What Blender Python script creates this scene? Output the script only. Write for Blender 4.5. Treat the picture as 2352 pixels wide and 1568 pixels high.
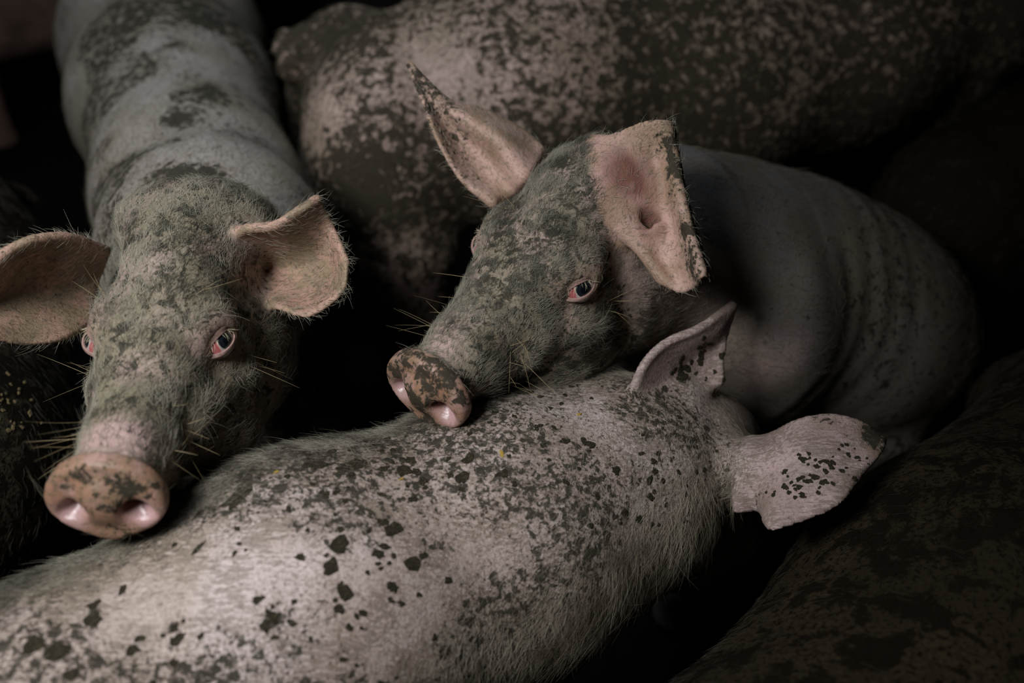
import bpy, math, random
import numpy as np
from mathutils import Vector, Matrix
from mathutils.bvhtree import BVHTree
from mathutils.kdtree import KDTree

# ---------------------------------------------------------------- camera, world, lights, exposure
scene = bpy.context.scene
COL = scene.collection
for o in list(bpy.data.objects):
    bpy.data.objects.remove(o, do_unlink=True)
RNG = np.random.default_rng(7)

cam_data = bpy.data.cameras.new('camera')
cam_data.sensor_width = 36.0
cam_data.lens = 35.0
cam_data.clip_start = 0.02
cam_data.dof.use_dof = True
cam_data.dof.focus_distance = 1.06
cam_data.dof.aperture_fstop = 2.2
cam = bpy.data.objects.new('camera', cam_data)
cam.location = (0, 0, 1.45)
cam.rotation_euler = (math.radians(50), 0, 0)
COL.objects.link(cam)
scene.camera = cam
CAM = np.array((0.0, 0.0, 1.45))

world = bpy.data.worlds.new('world')
world.use_nodes = True
wb = world.node_tree.nodes['Background']
wb.inputs[0].default_value = (0.5, 0.62, 0.8, 1)
wb.inputs[1].default_value = 0.004
scene.world = world

def area_light(name, loc, target, size, size_y, power, color, spread=180):
    l = bpy.data.lights.new(name, 'AREA')
    l.shape = 'RECTANGLE'
    l.size, l.size_y = size, size_y
    l.energy = power
    l.color = color
    l.spread = math.radians(spread)
    ob = bpy.data.objects.new(name, l)
    ob.location = loc
    ob.rotation_euler = (Vector(target) - Vector(loc)).to_track_quat('-Z', 'Y').to_euler()
    COL.objects.link(ob)
    return ob

# cold light from the roof vent further in
area_light('roof_vent_daylight', (-0.62, 1.45, 2.3), (-0.52, 1.40, 0.7), 0.45, 0.4, 2.2, (0.78, 0.89, 1.0), 84)
# daylight falling through the gap in the trailer side, above and to the left of the photographer
area_light('side_opening_daylight', (-0.72, 0.10, 1.84), (-0.20, 0.80, 0.72), 0.55, 0.32, 9.0, (0.97, 0.985, 1.0), 120)

scene.view_settings.view_transform = 'Standard'
scene.view_settings.look = 'None'
scene.view_settings.exposure = 0.0
scene.view_settings.gamma = 1.0
scene.view_settings.use_curve_mapping = False

# ---------------------------------------------------------------- helpers
def A(*v):
    return np.array(v, dtype=np.float64)

def nrm(v):
    v = np.asarray(v, float)
    return v / (np.linalg.norm(v, axis=-1, keepdims=True) + 1e-12)

def smin(a, b, k):
    h = np.maximum(k - np.abs(a - b), 0.0) / k
    return np.minimum(a, b) - h * h * k * 0.25

def smax(a, b, k):
    return -smin(-a, -b, k)

def rcone(p, a, b, ra, rb):
    a = np.asarray(a, float); ab = np.asarray(b, float) - a
    q = p - a
    t = np.clip(q @ ab / (ab @ ab), 0, 1)
    return np.linalg.norm(q - t[:, None] * ab, axis=1) - (ra + (rb - ra) * t)

def ell(p, c, r, R=None):
    q = p - np.asarray(c, float)
    if R is not None:
        q = q @ R            # columns of R = local axes
    r = np.asarray(r, float)
    k0 = np.linalg.norm(q / r, axis=1)
    k1 = np.linalg.norm(q / (r * r), axis=1) + 1e-9
    return k0 * (k0 - 1.0) / k1

def frame(fwd, up=(0, 0, 1)):
    f = nrm(fwd); l = nrm(np.cross(up, f)); u = np.cross(f, l)
    return np.stack([f, l, u], axis=1)      # columns: forward, left, up

def sstep(a, b, x):
    t = np.clip((x - a) / (b - a), 0, 1)
    return t * t * (3 - 2 * t)

_perm = np.random.default_rng(3).random((64, 64, 64)).astype(np.float32)
def vnoise(p, scale):
    """smooth value noise, 0..1, at world points"""
    q = np.asarray(p) * scale + 101.3
    i = np.floor(q).astype(int); f = q - i
    f = f * f * (3 - 2 * f)
    out = 0
    for dx in (0, 1):
        for dy in (0, 1):
            for dz in (0, 1):
                w = (f[:, 0] if dx else 1 - f[:, 0]) * (f[:, 1] if dy else 1 - f[:, 1]) * (f[:, 2] if dz else 1 - f[:, 2])
                out = out + w * _perm[(i[:, 0] + dx) & 63, (i[:, 1] + dy) & 63, (i[:, 2] + dz) & 63]
    return out

def fbm(p, scale, oct=3):
    s = 0; a = 0.5; t = 0
    for k in range(oct):
        s = s + a * vnoise(p + 3.7 * k, scale * 2 ** k); t += a; a *= 0.5
    return s / t

# ------------------------------------------------ signed distance field -> one continuous skin
def grid_mesh(sdf, lo, hi, h, ears=(), ear_k=0.012, cuts=()):
    lo = np.asarray(lo, float); hi = np.asarray(hi, float)
    B = 4
    nc = np.ceil((hi - lo) / (h * B)).astype(int) + 1
    ax = [lo[i] + h * B * (np.arange(nc[i]) + 0.5) - h * 0.5 for i in range(3)]
    C = np.stack(np.meshgrid(*ax, indexing='ij'), -1).reshape(-1, 3)
    dc = sdf(C)
    F = dc.reshape(nc).astype(np.float32)
    F = np.repeat(np.repeat(np.repeat(F, B, 0), B, 1), B, 2)
    near = np.nonzero(np.abs(dc) < h * B * 1.9 + 0.004)[0]
    ci = np.stack(np.unravel_index(near, nc), -1)
    off = np.stack(np.meshgrid(*[np.arange(B)] * 3, indexing='ij'), -1).reshape(-1, 3)
    idx = (ci[:, None, :] * B + off[None]).reshape(-1, 3)
    vals = np.empty(len(idx), np.float32)
    for s in range(0, len(idx), 400000):
        vals[s:s + 400000] = sdf(lo + idx[s:s + 400000] * h)
    F[idx[:, 0], idx[:, 1], idx[:, 2]] = vals
    for pts, rad in ears:
        D = np.full(F.shape, 9.0, np.float32).ravel()
        K = int(math.ceil((rad.max() + ear_k) / h)) + 1
        o = np.stack(np.meshgrid(*[np.arange(-K, K + 1)] * 3, indexing='ij'), -1).reshape(-1, 3)
        o = o[np.linalg.norm(o, axis=1) <= K]
        sh = np.array(F.shape)
        for s in range(0, len(pts), 2500):
            p = pts[s:s + 2500]; r = rad[s:s + 2500]
            c = np.round((p - lo) / h).astype(int)
            g = c[:, None, :] + o[None]
            d = np.linalg.norm(lo + g * h - p[:, None, :], axis=2) - r[:, None]
            ok = np.all((g >= 0) & (g < sh), axis=2)
            lin = (g[..., 0] * sh[1] + g[..., 1]) * sh[2] + g[..., 2]
            np.minimum.at(D, lin[ok], d[ok].astype(np.float32))
        D = D.reshape(F.shape)
        F = np.where(D < 1.0, smin(F, D, ear_k), F)
    for c, r, ax in cuts:                     # hollows such as the ear canal
        m = max(r) * 1.6
        i0 = np.maximum(((A(*c) - m - lo) / h).astype(int), 0); i1 = np.minimum(((A(*c) + m - lo) / h).astype(int) + 2, np.array(F.shape))
        g = np.stack(np.meshgrid(*[np.arange(i0[k], i1[k]) for k in range(3)], indexing='ij'), -1)
        e = ell((lo + g * h).reshape(-1, 3), c, r, frame(ax)).reshape(g.shape[:3])
        sub = F[i0[0]:i1[0], i0[1]:i1[1], i0[2]:i1[2]]
        sub[...] = smax(sub, -e.astype(np.float32), 0.006)
    return surface_net(F, lo, h)

def surface_net(F, lo, h):
    S = F < 0
    s = S[:-1, :-1, :-1].astype(np.int8)
    cnt = np.zeros_like(s)
    n = np.array(F.shape)
    for dx in (0, 1):
        for dy in (0, 1):
            for dz in (0, 1):
                cnt += S[dx:n[0] - 1 + dx, dy:n[1] - 1 + dy, dz:n[2] - 1 + dz]
    act = (cnt > 0) & (cnt < 8)
    ids = np.full(act.shape, -1, np.int32)
    c = np.stack(np.nonzero(act), -1)
    ids[act] = np.arange(len(c))
    acc = np.zeros((len(c), 3)); w = np.zeros(len(c))
    for ax in range(3):
        o1, o2 = [k for k in range(3) if k != ax]
        for i in (0, 1):
            for j in (0, 1):
                a = c.copy(); a[:, o1] += i; a[:, o2] += j
                b = a.copy(); b[:, ax] += 1
                fa = F[a[:, 0], a[:, 1], a[:, 2]]; fb = F[b[:, 0], b[:, 1], b[:, 2]]
                m = (fa < 0) != (fb < 0)
                t = np.where(m, fa / np.where(m, fa - fb, 1), 0)
                pt = a.astype(float); pt[:, ax] += t
                acc += pt * m[:, None]; w += m
    V = lo + h * acc / w[:, None]
    quads = []
    for ax in range(3):
        o1, o2 = (ax + 1) % 3, (ax + 2) % 3
        sl0 = [slice(None)] * 3; sl1 = [slice(None)] * 3
        sl0[ax] = slice(0, -1); sl1[ax] = slice(1, None)
        e = np.stack(np.nonzero(S[tuple(sl0)] != S[tuple(sl1)]), -1)
        ok = (e[:, o1] > 0) & (e[:, o2] > 0) & (e[:, o1] < n[o1] - 1) & (e[:, o2] < n[o2] - 1)
        e = e[ok]
        ins = S[e[:, 0], e[:, 1], e[:, 2]]
        def g(d1, d2):
            q = e.copy(); q[:, o1] -= d1; q[:, o2] -= d2
            return ids[q[:, 0], q[:, 1], q[:, 2]]
        q = np.stack([g(1, 1), g(0, 1), g(0, 0), g(1, 0)], -1)
        q[~ins] = q[~ins][:, ::-1]
        quads.append(q)
    Q = np.concatenate(quads)
    Q = Q[(Q >= 0).all(1)]
    # light smoothing that keeps the volume
    E = np.concatenate([Q[:, [0, 1]], Q[:, [1, 2]], Q[:, [2, 3]], Q[:, [3, 0]]])
    deg = np.bincount(E[:, 0], minlength=len(V)) + np.bincount(E[:, 1], minlength=len(V))
    for lam in (0.5, -0.52, 0.5, -0.52):
        sm = np.zeros_like(V)
        for k in range(3):
            sm[:, k] = np.bincount(E[:, 0], V[E[:, 1], k], len(V)) + np.bincount(E[:, 1], V[E[:, 0], k], len(V))
        V = V + lam * (sm / np.maximum(deg, 1)[:, None] - V)
    return V, Q

def mesh_from(name, V, Q, smooth=True):
    me = bpy.data.meshes.new(name)
    V = np.asarray(V, np.float32); Q = np.asarray(Q, np.int32)
    me.vertices.add(len(V)); me.vertices.foreach_set('co', V.ravel())
    k = Q.shape[1]
    me.loops.add(Q.size); me.loops.foreach_set('vertex_index', Q.ravel())
    me.polygons.add(len(Q)); me.polygons.foreach_set('loop_start', np.arange(0, Q.size, k, dtype=np.int32))
    me.polygons.foreach_set('use_smooth', np.full(len(Q), smooth))
    me.update(calc_edges=True); me.validate()
    return me

def set_attr(me, name, vals, kind='FLOAT'):
    a = me.attributes.new(name, kind, 'POINT')
    if kind == 'FLOAT':
        a.data.foreach_set('value', np.asarray(vals, np.float32))
    else:
        v = np.ones((len(vals), 4), np.float32); v[:, :3] = vals
        a.data.foreach_set('color', v.ravel())

def root(name, loc, label, cat, group=None):
    o = bpy.data.objects.new(name, None)
    o.location = loc; o.empty_display_size = 0.1
    o['label'] = label; o['category'] = cat
    if group: o['group'] = group
    COL.objects.link(o)
    return o

def child(name, data, parent, mat=None, label=None, stuff=False):
    o = bpy.data.objects.new(name, data)
    COL.objects.link(o)
    if mat: data.materials.append(mat)
    if parent: o.parent = parent
    if label: o['label'] = label
    if stuff: o['kind'] = 'stuff'
    return o

# ---------------------------------------------------------------- materials
class NT:
    def __init__(s, name):
        s.m = bpy.data.materials.new(name); s.m.use_nodes = True
        s.t = s.m.node_tree; s.b = s.t.nodes['Principled BSDF']
        s.out = s.t.nodes['Material Output']
    def n(s, typ, **kw):
        nd = s.t.nodes.new(typ)
        for k, v in kw.items():
            if k.startswith('i_'):
                key = k[2:]; key = int(key) if key.isdigit() else key.replace('_', ' ')
                s.put(v, nd.inputs[key])
            else:
                setattr(nd, k, v)
        return nd
    def put(s, v, sock):
        if isinstance(v, bpy.types.NodeSocket): s.t.links.new(v, sock)
        elif isinstance(v, bpy.types.Node): s.t.links.new(v.outputs[0], sock)
        else: sock.default_value = v
    def math(s, op, a, b=0.0, clamp=False):
        nd = s.n('ShaderNodeMath', operation=op, use_clamp=clamp)
        s.put(a, nd.inputs[0]); s.put(b, nd.inputs[1])
        return nd.outputs[0]
    def step(s, x, lo, hi):
        nd = s.n('ShaderNodeMapRange', interpolation_type='SMOOTHSTEP')
        s.put(x, nd.inputs[0]); s.put(lo, nd.inputs[1]); s.put(hi, nd.inputs[2])
        return nd.outputs[0]
    def mix(s, f, a, b):
        nd = s.n('ShaderNodeMix', data_type='RGBA')
        s.put(f, nd.inputs[0]); s.put(a, nd.inputs[6]); s.put(b, nd.inputs[7])
        return nd.outputs[2]
    def noise(s, vec, scale, detail=4, rough=0.55, dist=0.0):
        nd = s.n('ShaderNodeTexNoise')
        s.put(vec, nd.inputs['Vector']); nd.inputs['Scale'].default_value = scale
        nd.inputs['Detail'].default_value = detail; nd.inputs['Roughness'].default_value = rough
        nd.inputs['Distortion'].default_value = dist
        return nd.outputs[0]
    def attr(s, name):
        return s.n('ShaderNodeAttribute', attribute_name=name)

def c4(c): return (c[0], c[1], c[2], 1)

def skin_material(name, mud=(0.031, 0.029, 0.021), coarse=70.0, fine=190.0, grime=(0.16, 0.125, 0.075), rough=0.55, mudrough=0.8, streak=None, spec=0.35):
    """skin colour comes from the vertex colour 'skin'; caked mud breaks through where 'mud' is high"""
    s = NT(name)
    tc = s.n('ShaderNodeTexCoord').outputs['Object']
    skin = s.attr('skin').outputs['Color']; den = s.attr('mud').outputs['Fac']; shn = s.attr('shine').outputs['Fac']
    n0 = s.noise(tc, 16, 4, 0.6); n1 = s.noise(tc, coarse, 6, 0.62, 0.4); n2 = s.noise(tc, fine, 5, 0.65)
    n3 = s.noise(tc, 420, 3, 0.6)
    v = s.mix(s.step(n0, 0.35, 0.68), s.mix(0.28, skin, c4(grime)), skin)             # blotches
    v = s.mix(s.math('MULTIPLY', s.step(n3, 0.50, 0.72), 0.55), v, s.mix(0.75, v, c4(grime)))          # fine grime in the pores
    mott = s.step(s.math('ADD', n2, s.math('MULTIPLY', den, 0.55)), 0.62, 0.86)
    v = s.mix(s.math('MULTIPLY', mott, 0.65), v, c4(grime))                           # brown staining
    if streak:                               # dirt combed along the lie of the bristles
        mp = s.n('ShaderNodeMapping'); s.put(tc, mp.inputs[0])
        mp.inputs['Rotation'].default_value = streak; mp.inputs['Scale'].default_value = (0.22, 1.0, 1.0)
        ns = s.noise(mp.outputs[0], 330, 4, 0.6, 0.6); nl = s.noise(tc, 20, 3, 0.5)
        k = s.step(s.math('ADD', ns, s.math('MULTIPLY', s.math('SUBTRACT', nl, 0.5), 0.7)), 0.46, 0.62)
        v = s.mix(s.math('MULTIPLY', k, 0.62), v, c4([g * 0.8 for g in grime]))
        w = s.step(ns, 0.42, 0.30)
        v = s.mix(s.math('MULTIPLY', w, 0.35), v, (0.66, 0.58, 0.55, 1))
    m1 = s.step(s.math('ADD', n1, den), 0.98, 1.06)
    m2 = s.step(s.math('ADD', n2, s.math('MULTIPLY', den, 0.62)), 0.86, 0.91)
    m = s.math('MAXIMUM', m1, m2)
    mudc = s.mix(s.noise(tc, 230, 4, 0.7), c4([k * 0.65 for k in mud]), c4([k * 1.5 for k in mud]))
    col = s.mix(s.math('MULTIPLY', m, 0.93), v, mudc)
    s.put(col, s.b.inputs['Base Color'])
    r = s.n('ShaderNodeMix', data_type='FLOAT'); s.put(m, r.inputs[0]); r.inputs[2].default_value = rough; r.inputs[3].default_value = mudrough
    rr = s.n('ShaderNodeMix', data_type='FLOAT'); s.put(shn, rr.inputs[0]); s.put(r.outputs[0], rr.inputs[2]); rr.inputs[3].default_value = 0.14
    s.put(rr.outputs[0], s.b.inputs['Roughness'])
    sp = s.n('ShaderNodeMix', data_type='FLOAT'); s.put(m, sp.inputs[0]); sp.inputs[2].default_value = spec; sp.inputs[3].default_value = spec * 0.15
    s.put(sp.outputs[0], s.b.inputs['Specular IOR Level'])
    hgt = s.math('ADD', s.math('MULTIPLY', m, 0.6), s.math('MULTIPLY', s.math('ADD', n3, s.math('MULTIPLY', n2, 0.8)), s.math('SUBTRACT', 0.5, s.math('MULTIPLY', shn, 0.42))))
    bp = s.n('ShaderNodeBump'); bp.inputs['Strength'].default_value = 0.55; bp.inputs['Distance'].default_value = 0.0028
    s.put(hgt, bp.inputs['Height']); s.put(bp.outputs[0], s.b.inputs['Normal'])
    return s.m

def hair_material(name, a, b, rough=0.5):
    s = NT(name)
    h = s.n('ShaderNodeHairInfo'); at = s.attr('tint')
    f = s.math('MULTIPLY', at.outputs['Fac'], s.math('ADD', 0.55, s.math('MULTIPLY', h.outputs['Random'], 0.6)), True)
    s.put(s.mix(f, c4(a), c4(b)), s.b.inputs['Base Color'])
    s.b.inputs['Roughness'].default_value = rough
    s.b.inputs['Specular IOR Level'].default_value = 0.3
    return s.m

def flat_material(name, col, rough=0.6, var=0.35, scale=120, bump=0.3, speck=None):
    s = NT(name)
    tc = s.n('ShaderNodeTexCoord').outputs['Object']
    n = s.noise(tc, scale, 5, 0.65)
    c = s.mix(n, c4([k * (1 - var) for k in col]), c4([k * (1 + var) for k in col]))
    if speck: c = s.mix(s.step(s.noise(tc, scale * 2.3, 4, 0.7), 0.55, 0.68), c, c4(speck))
    s.put(c, s.b.inputs['Base Color'])
    s.b.inputs['Roughness'].default_value = rough
    bp = s.n('ShaderNodeBump'); bp.inputs['Strength'].default_value = bump; bp.inputs['Distance'].default_value = 0.003
    s.put(n, bp.inputs['Height']); s.put(bp.outputs[0], s.b.inputs['Normal'])
    s.b.inputs['Specular IOR Level'].default_value = 0.1
    return s.m

def eye_material():
    s = NT('eye')
    tc = s.n('ShaderNodeTexCoord').outputs['Object']     # x to the inner corner, z outwards
    xyz = s.n('ShaderNodeSeparateXYZ'); s.put(tc, xyz.inputs[0])
    x, y, z = xyz.outputs
    # iris centred a little behind the middle of the opening
    dx = s.math('ADD', x, 0.0030); r = s.math('SQRT', s.math('ADD', s.math('MULTIPLY', dx, dx), s.math('MULTIPLY', y, y)))
    col = s.mix(s.step(x, 0.0058, 0.0076), (0.42, 0.40, 0.36, 1), (0.44, 0.12, 0.125, 1))
    iris = s.mix(s.step(r, 0.0040, 0.0046), (0.004, 0.005, 0.008, 1), (0.010, 0.013, 0.017, 1))
    col = s.mix(s.step(r, 0.0090, 0.0082), col, iris)
    s.put(col, s.b.inputs['Base Color'])
    s.b.inputs['Roughness'].default_value = 0.06
    s.b.inputs['Coat Weight'].default_value = 0.6
    s.b.inputs['Coat Roughness'].default_value = 0.03
    return s.m

# ---------------------------------------------------------------- the pig's head (local frame: x to the snout, y to its left, z up; metres)
def head_sdf(p, opening=True):
    q = p.copy(); q[:, 1] = np.abs(q[:, 1])
    x, y, z = q.T
    d = ell(q, (-0.085, 0.0, -0.005), (0.105, 0.068, 0.075))
    d = smin(d, rcone(q, (-0.11, 0, 0.022), (0.005, 0, -0.008), 0.053, 0.050), 0.03)
    d = smin(d, ell(q, (0.000, 0.030, -0.006), (0.050, 0.046, 0.044)), 0.03)
    d = smin(d, rcone(q, (0.0, 0, -0.030), (0.130, 0, -0.020), 0.070, 0.045), 0.035)
    d = smin(d, rcone(q, (-0.07, 0, -0.110), (0.132, 0, -0.054), 0.074, 0.032), 0.03)
    d = smin(d, ell(q, (-0.005, 0.045, -0.095), (0.095, 0.046, 0.060)), 0.03)
    d = smin(d, ell(q, (-0.085, 0.058, -0.095), (0.085, 0.052, 0.080)), 0.03)
    d = smin(d, ell(q, (-0.020, 0.058, -0.045), (0.070, 0.030, 0.045)), 0.03)
    d = smin(d, ell(q, (-0.006, 0.053, 0.026), (0.030, 0.016, 0.010)), 0.018)       # brow
    d = smin(d, ell(q, (0.000, 0.066, 0.000), (0.026, 0.016, 0.022)), 0.014)       # lids
    d = smin(d, rcone(q, (0.035, 0.062, -0.020), (0.09, 0.044, -0.034), 0.018, 0.016), 0.02)   # fold from eye to lip
    d = smax(d, -ell(q, (0.036, 0.085, -0.004), (0.028, 0.020, 0.014)), 0.03)      # hollow before the eye
    d = smax(d, -rcone(q, (-0.030, 0.094, 0.010), (-0.022, 0.100, -0.085), 0.010, 0.012), 0.03)   # crease between face and cheek
    d = smax(d, -rcone(q, (0.018, 0.084, -0.026), (-0.012, 0.088, -0.030), 0.004, 0.004), 0.014)   # fold under the eye
    d = d + 0.0045 * (vnoise(p, 34) - 0.5) + 0.002 * (vnoise(p + 2.2, 80) - 0.5)
    # snout: waist, disc, nostrils
    tilt = 0.24
    xs = x + tilt * (z + 0.012)
    zz = z + 0.012 + 0.004 * np.exp(-(y / 0.014) ** 2) * (z < -0.02)
    disc = np.sqrt((y / 1.20) ** 2 + (zz / np.where(zz > 0, 0.98, 0.86)) ** 2) - 0.0430
    dd = np.stack([disc + 0.006, np.abs(xs - 0.198 + 0.35 * np.minimum(y * y + zz * zz, 0.0016)) - 0.0100 + 0.006], -1)
    ddisc = np.minimum(dd.max(1), 0) + np.linalg.norm(np.maximum(dd, 0), axis=1) - 0.006
    d = smin(d, rcone(q, (0.12, 0, -0.018), (0.182, 0, -0.014), 0.041, 0.0365), 0.012)
    d = d + 0.0013 * np.sin((x + 0.25 * z) * 2 * np.pi / 0.0085) * sstep(0.140, 0.152, x) * sstep(0.186, 0.176, x) * sstep(-0.01, 0.02, z)
    d = smin(d, ddisc, 0.004)
    nost = ell(q, (0.204, 0.0225, -0.015), (0.020, 0.0105, 0.0085))
    nost = smin(nost, ell(q, (0.209, 0.031, -0.021), (0.009, 0.010, 0.0075)), 0.008)
    d = smax(d, -nost, 0.006)
    if not opening: return d
    # eye opening
    for_e = ell(q, EYE_C + 0.006 * EYE_N, (0.0165, 0.0120, 0.020), EYE_R)
    d = smax(d, -for_e, 0.003)
    return d

EYE_C = A(0.011, 0.062, 0.004)
EYE_N = nrm(A(0.56, 0.66, 0.50))
for _ in range(12):                       # seat the eye on the skin
    EYE_C = EYE_C - EYE_N * head_sdf(EYE_C[None], False)[0]
_ex = nrm(A(1, 0, 0.32) - EYE_N * (A(1, 0, 0.32) @ EYE_N))     # towards the inner corner
EYE_R = np.stack([_ex, np.cross(EYE_N, _ex), EYE_N], axis=1)
EYE_RAD = 0.0172

class Head:
    def __init__(s, origin, fwd, roll=0.0, scale=1.0, wid=1.0):
        s.w = wid
        s.o = A(*origin); R = frame(fwd)
        c, sn = math.cos(roll), math.sin(roll)
        l = c * R[:, 1] + sn * R[:, 2]; u = -sn * R[:, 1] + c * R[:, 2]
        s.R = np.stack([R[:, 0], l, u], axis=1); s.s = scale
    def loc(s, p):
        q = (np.asarray(p) - s.o) @ s.R / s.s
        q[..., 1] /= s.w + (1.05 - s.w) * sstep(0.11, 0.17, q[..., 0])
        return q
    def wld(s, q):
        q = np.array(q, float)
        q[..., 1] *= s.w + (1.05 - s.w) * sstep(0.11, 0.17, q[..., 0])
        return s.o + q * s.s @ s.R.T
    def vec(s, v): return np.asarray(v) @ s.R.T
    def sdf(s, p):
        dist = np.linalg.norm(p - s.o, axis=1)
        out = dist - 0.30 * s.s + 0.02
        m = dist < 0.36 * s.s
        if m.any(): out[m] = head_sdf(s.loc(p[m])) * s.s
        return out

# ---------------------------------------------------------------- ears: a thin curved sheet through a net of points
def crom(P, t):
    n = len(P); x = t * (n - 1); i = np.clip(np.floor(x).astype(int), 0, n - 2); f = (x - i)
    g = lambda k: np.where((k < 0)[:, None], 2 * P[0] - P[1], np.where((k > n - 1)[:, None], 2 * P[-1] - P[-2], P[np.clip(k, 0, n - 1)]))
    p0, p1, p2, p3 = g(i - 1), g(i), g(i + 1), g(i + 2); f = f[:, None]
    return 0.5 * (2 * p1 + (p2 - p0) * f + (2 * p0 - 5 * p1 + 4 * p2 - p3) * f ** 2 + (3 * p1 - p0 - 3 * p2 + p3) * f ** 3)

def ear_cloud(net, thick=0.0042, rim=0.0032, base=0.008, n=130, rim0=None):
    net = np.array(net, float)                       # [along][across][3]
    t = np.linspace(0, 1, n)
    rows = np.stack([crom(net[:, j], t) for j in range(net.shape[1])], 1)      # n x m x 3
    pts = np.stack([crom(rows[i], t) for i in range(n)], 0)                      # n x n x 3
    u = np.repeat(t[:, None], n, 1); v = np.repeat(t[None], n, 0)
    r = rim + (thick - rim) * np.clip(np.minimum(v, 1 - v) / 0.25, 0, 1) + (base - thick) * np.clip(1 - u / 0.35, 0, 1) ** 1.5
    if rim0: r = np.maximum(r, rim0 * np.clip(1 - v / 0.06, 0, 1) ** 0.5)
    return pts.reshape(-1, 3), r.ravel(), pts

# ---------------------------------------------------------------- hair
def scatter(V, Q, dens, n, seed, facing=-0.45):
    rng = np.random.default_rng(seed)
    T = np.concatenate([Q[:, [0, 1, 2]], Q[:, [0, 2, 3]]])
    a, b, c = V[T[:, 0]], V[T[:, 1]], V[T[:, 2]]
    cr = np.cross(b - a, c - a); ar = np.linalg.norm(cr, axis=1) * 0.5
    N = cr / (2 * ar[:, None] + 1e-12)
    w = ar * dens[T].mean(1)
    to = nrm(CAM - (a + b + c) / 3)
    w = w * ((N * to).sum(1) > facing)
    cs = np.cumsum(w)
    pick = np.searchsorted(cs, rng.random(n) * cs[-1])
    u = rng.random((n, 2)); fl = u.sum(1) > 1; u[fl] = 1 - u[fl]
    P = a[pick] + u[:, :1] * (b - a)[pick] + u[:, 1:] * (c - a)[pick]
    return P, T[pick], u, rng

def vert_normals(V, Q):
    N = np.zeros_like(V)
    fn = np.cross(V[Q[:, 2]] - V[Q[:, 0]], V[Q[:, 3]] - V[Q[:, 1]])
    for k in range(4):
        for j in range(3):
            N[:, j] += np.bincount(Q[:, k], fn[:, j], len(V))
    return nrm(N)

def hair_object(name, P, N, D, L, rad, parent, mat, origin, rng, lift=0.45, npt=5, curl=0.35, label=None, jitter=0.35, tint=None):
    n = len(P); rad = rad * 1.0
    D = D + jitter * rng.normal(size=(n, 3))
    D = nrm(D - (D * N).sum(1, keepdims=True) * N)
    lf = lift * (0.5 + rng.random(n))[:, None]
    d0 = nrm(D + lf * N)
    side = np.cross(N, D)
    bend = curl * (rng.normal(size=n)[:, None] * side - 0.8 * lf * N)
    t = np.linspace(0, 1, npt)
    pts = P[:, None] - N[:, None] * 0.0012 + L[:, None, None] * (d0[:, None] * t[None, :, None] + bend[:, None] * (t ** 2)[None, :, None])
    pts = pts - origin
    hc = bpy.data.hair_curves.new(name)
    hc.add_curves([npt] * n)
    hc.attributes['position'].data.foreach_set('vector', pts.astype(np.float32).ravel())
    r = (rad * (0.75 + 0.5 * rng.random(n)))[:, None] * np.array([1, 0.95, 0.8, 0.55, 0.2] if npt == 5 else np.linspace(1, 0.2, npt))[None]
    ra = hc.attributes.get('radius') or hc.attributes.new('radius', 'FLOAT', 'POINT')
    ra.data.foreach_set('value', r.astype(np.float32).ravel())
    tn = sstep(0.36, 0.62, fbm(P, 38, 3))
    if tint is not None: tn = tint(P, tn) if callable(tint) else tint
    ta = hc.attributes.new('tint', 'FLOAT', 'CURVE'); ta.data.foreach_set('value', np.asarray(tn, np.float32))
    return child(name, hc, parent, mat, label, stuff=True)

def gauss(P, blobs):
    out = np.zeros(len(P))
    for (x, y, z, r, amp) in blobs:
        d2 = ((P - A(x, y, z)) ** 2).sum(1)
        out += amp * np.exp(-d2 / (r * r))
    return out

# ---------------------------------------------------------------- eyes
def ball_mesh(name, r, nu=40, nv=24):
    V = [(0, 0, r)]; 
    for i in range(1, nv):
        th = math.pi * i / nv
        for j in range(nu):
            ph = 2 * math.pi * j / nu
            V.append((r * math.sin(th) * math.cos(ph), r * math.sin(th) * math.sin(ph), r * math.cos(th)))
    V.append((0, 0, -r))
    Fc = [(0, 1 + j, 1 + (j + 1) % nu) for j in range(nu)]
    for i in range(nv - 2):
        for j in range(nu):
            a = 1 + i * nu + j; b = 1 + i * nu + (j + 1) % nu
            Fc.append((a, a + nu, b + nu, b))
    l = len(V) - 1
    Fc += [(l, 1 + (nv - 2) * nu + (j + 1) % nu, 1 + (nv - 2) * nu + j) for j in range(nu)]
    me = bpy.data.meshes.new(name); me.from_pydata(V, [], Fc)
    for p in me.polygons: p.use_smooth = True
    return me

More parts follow.
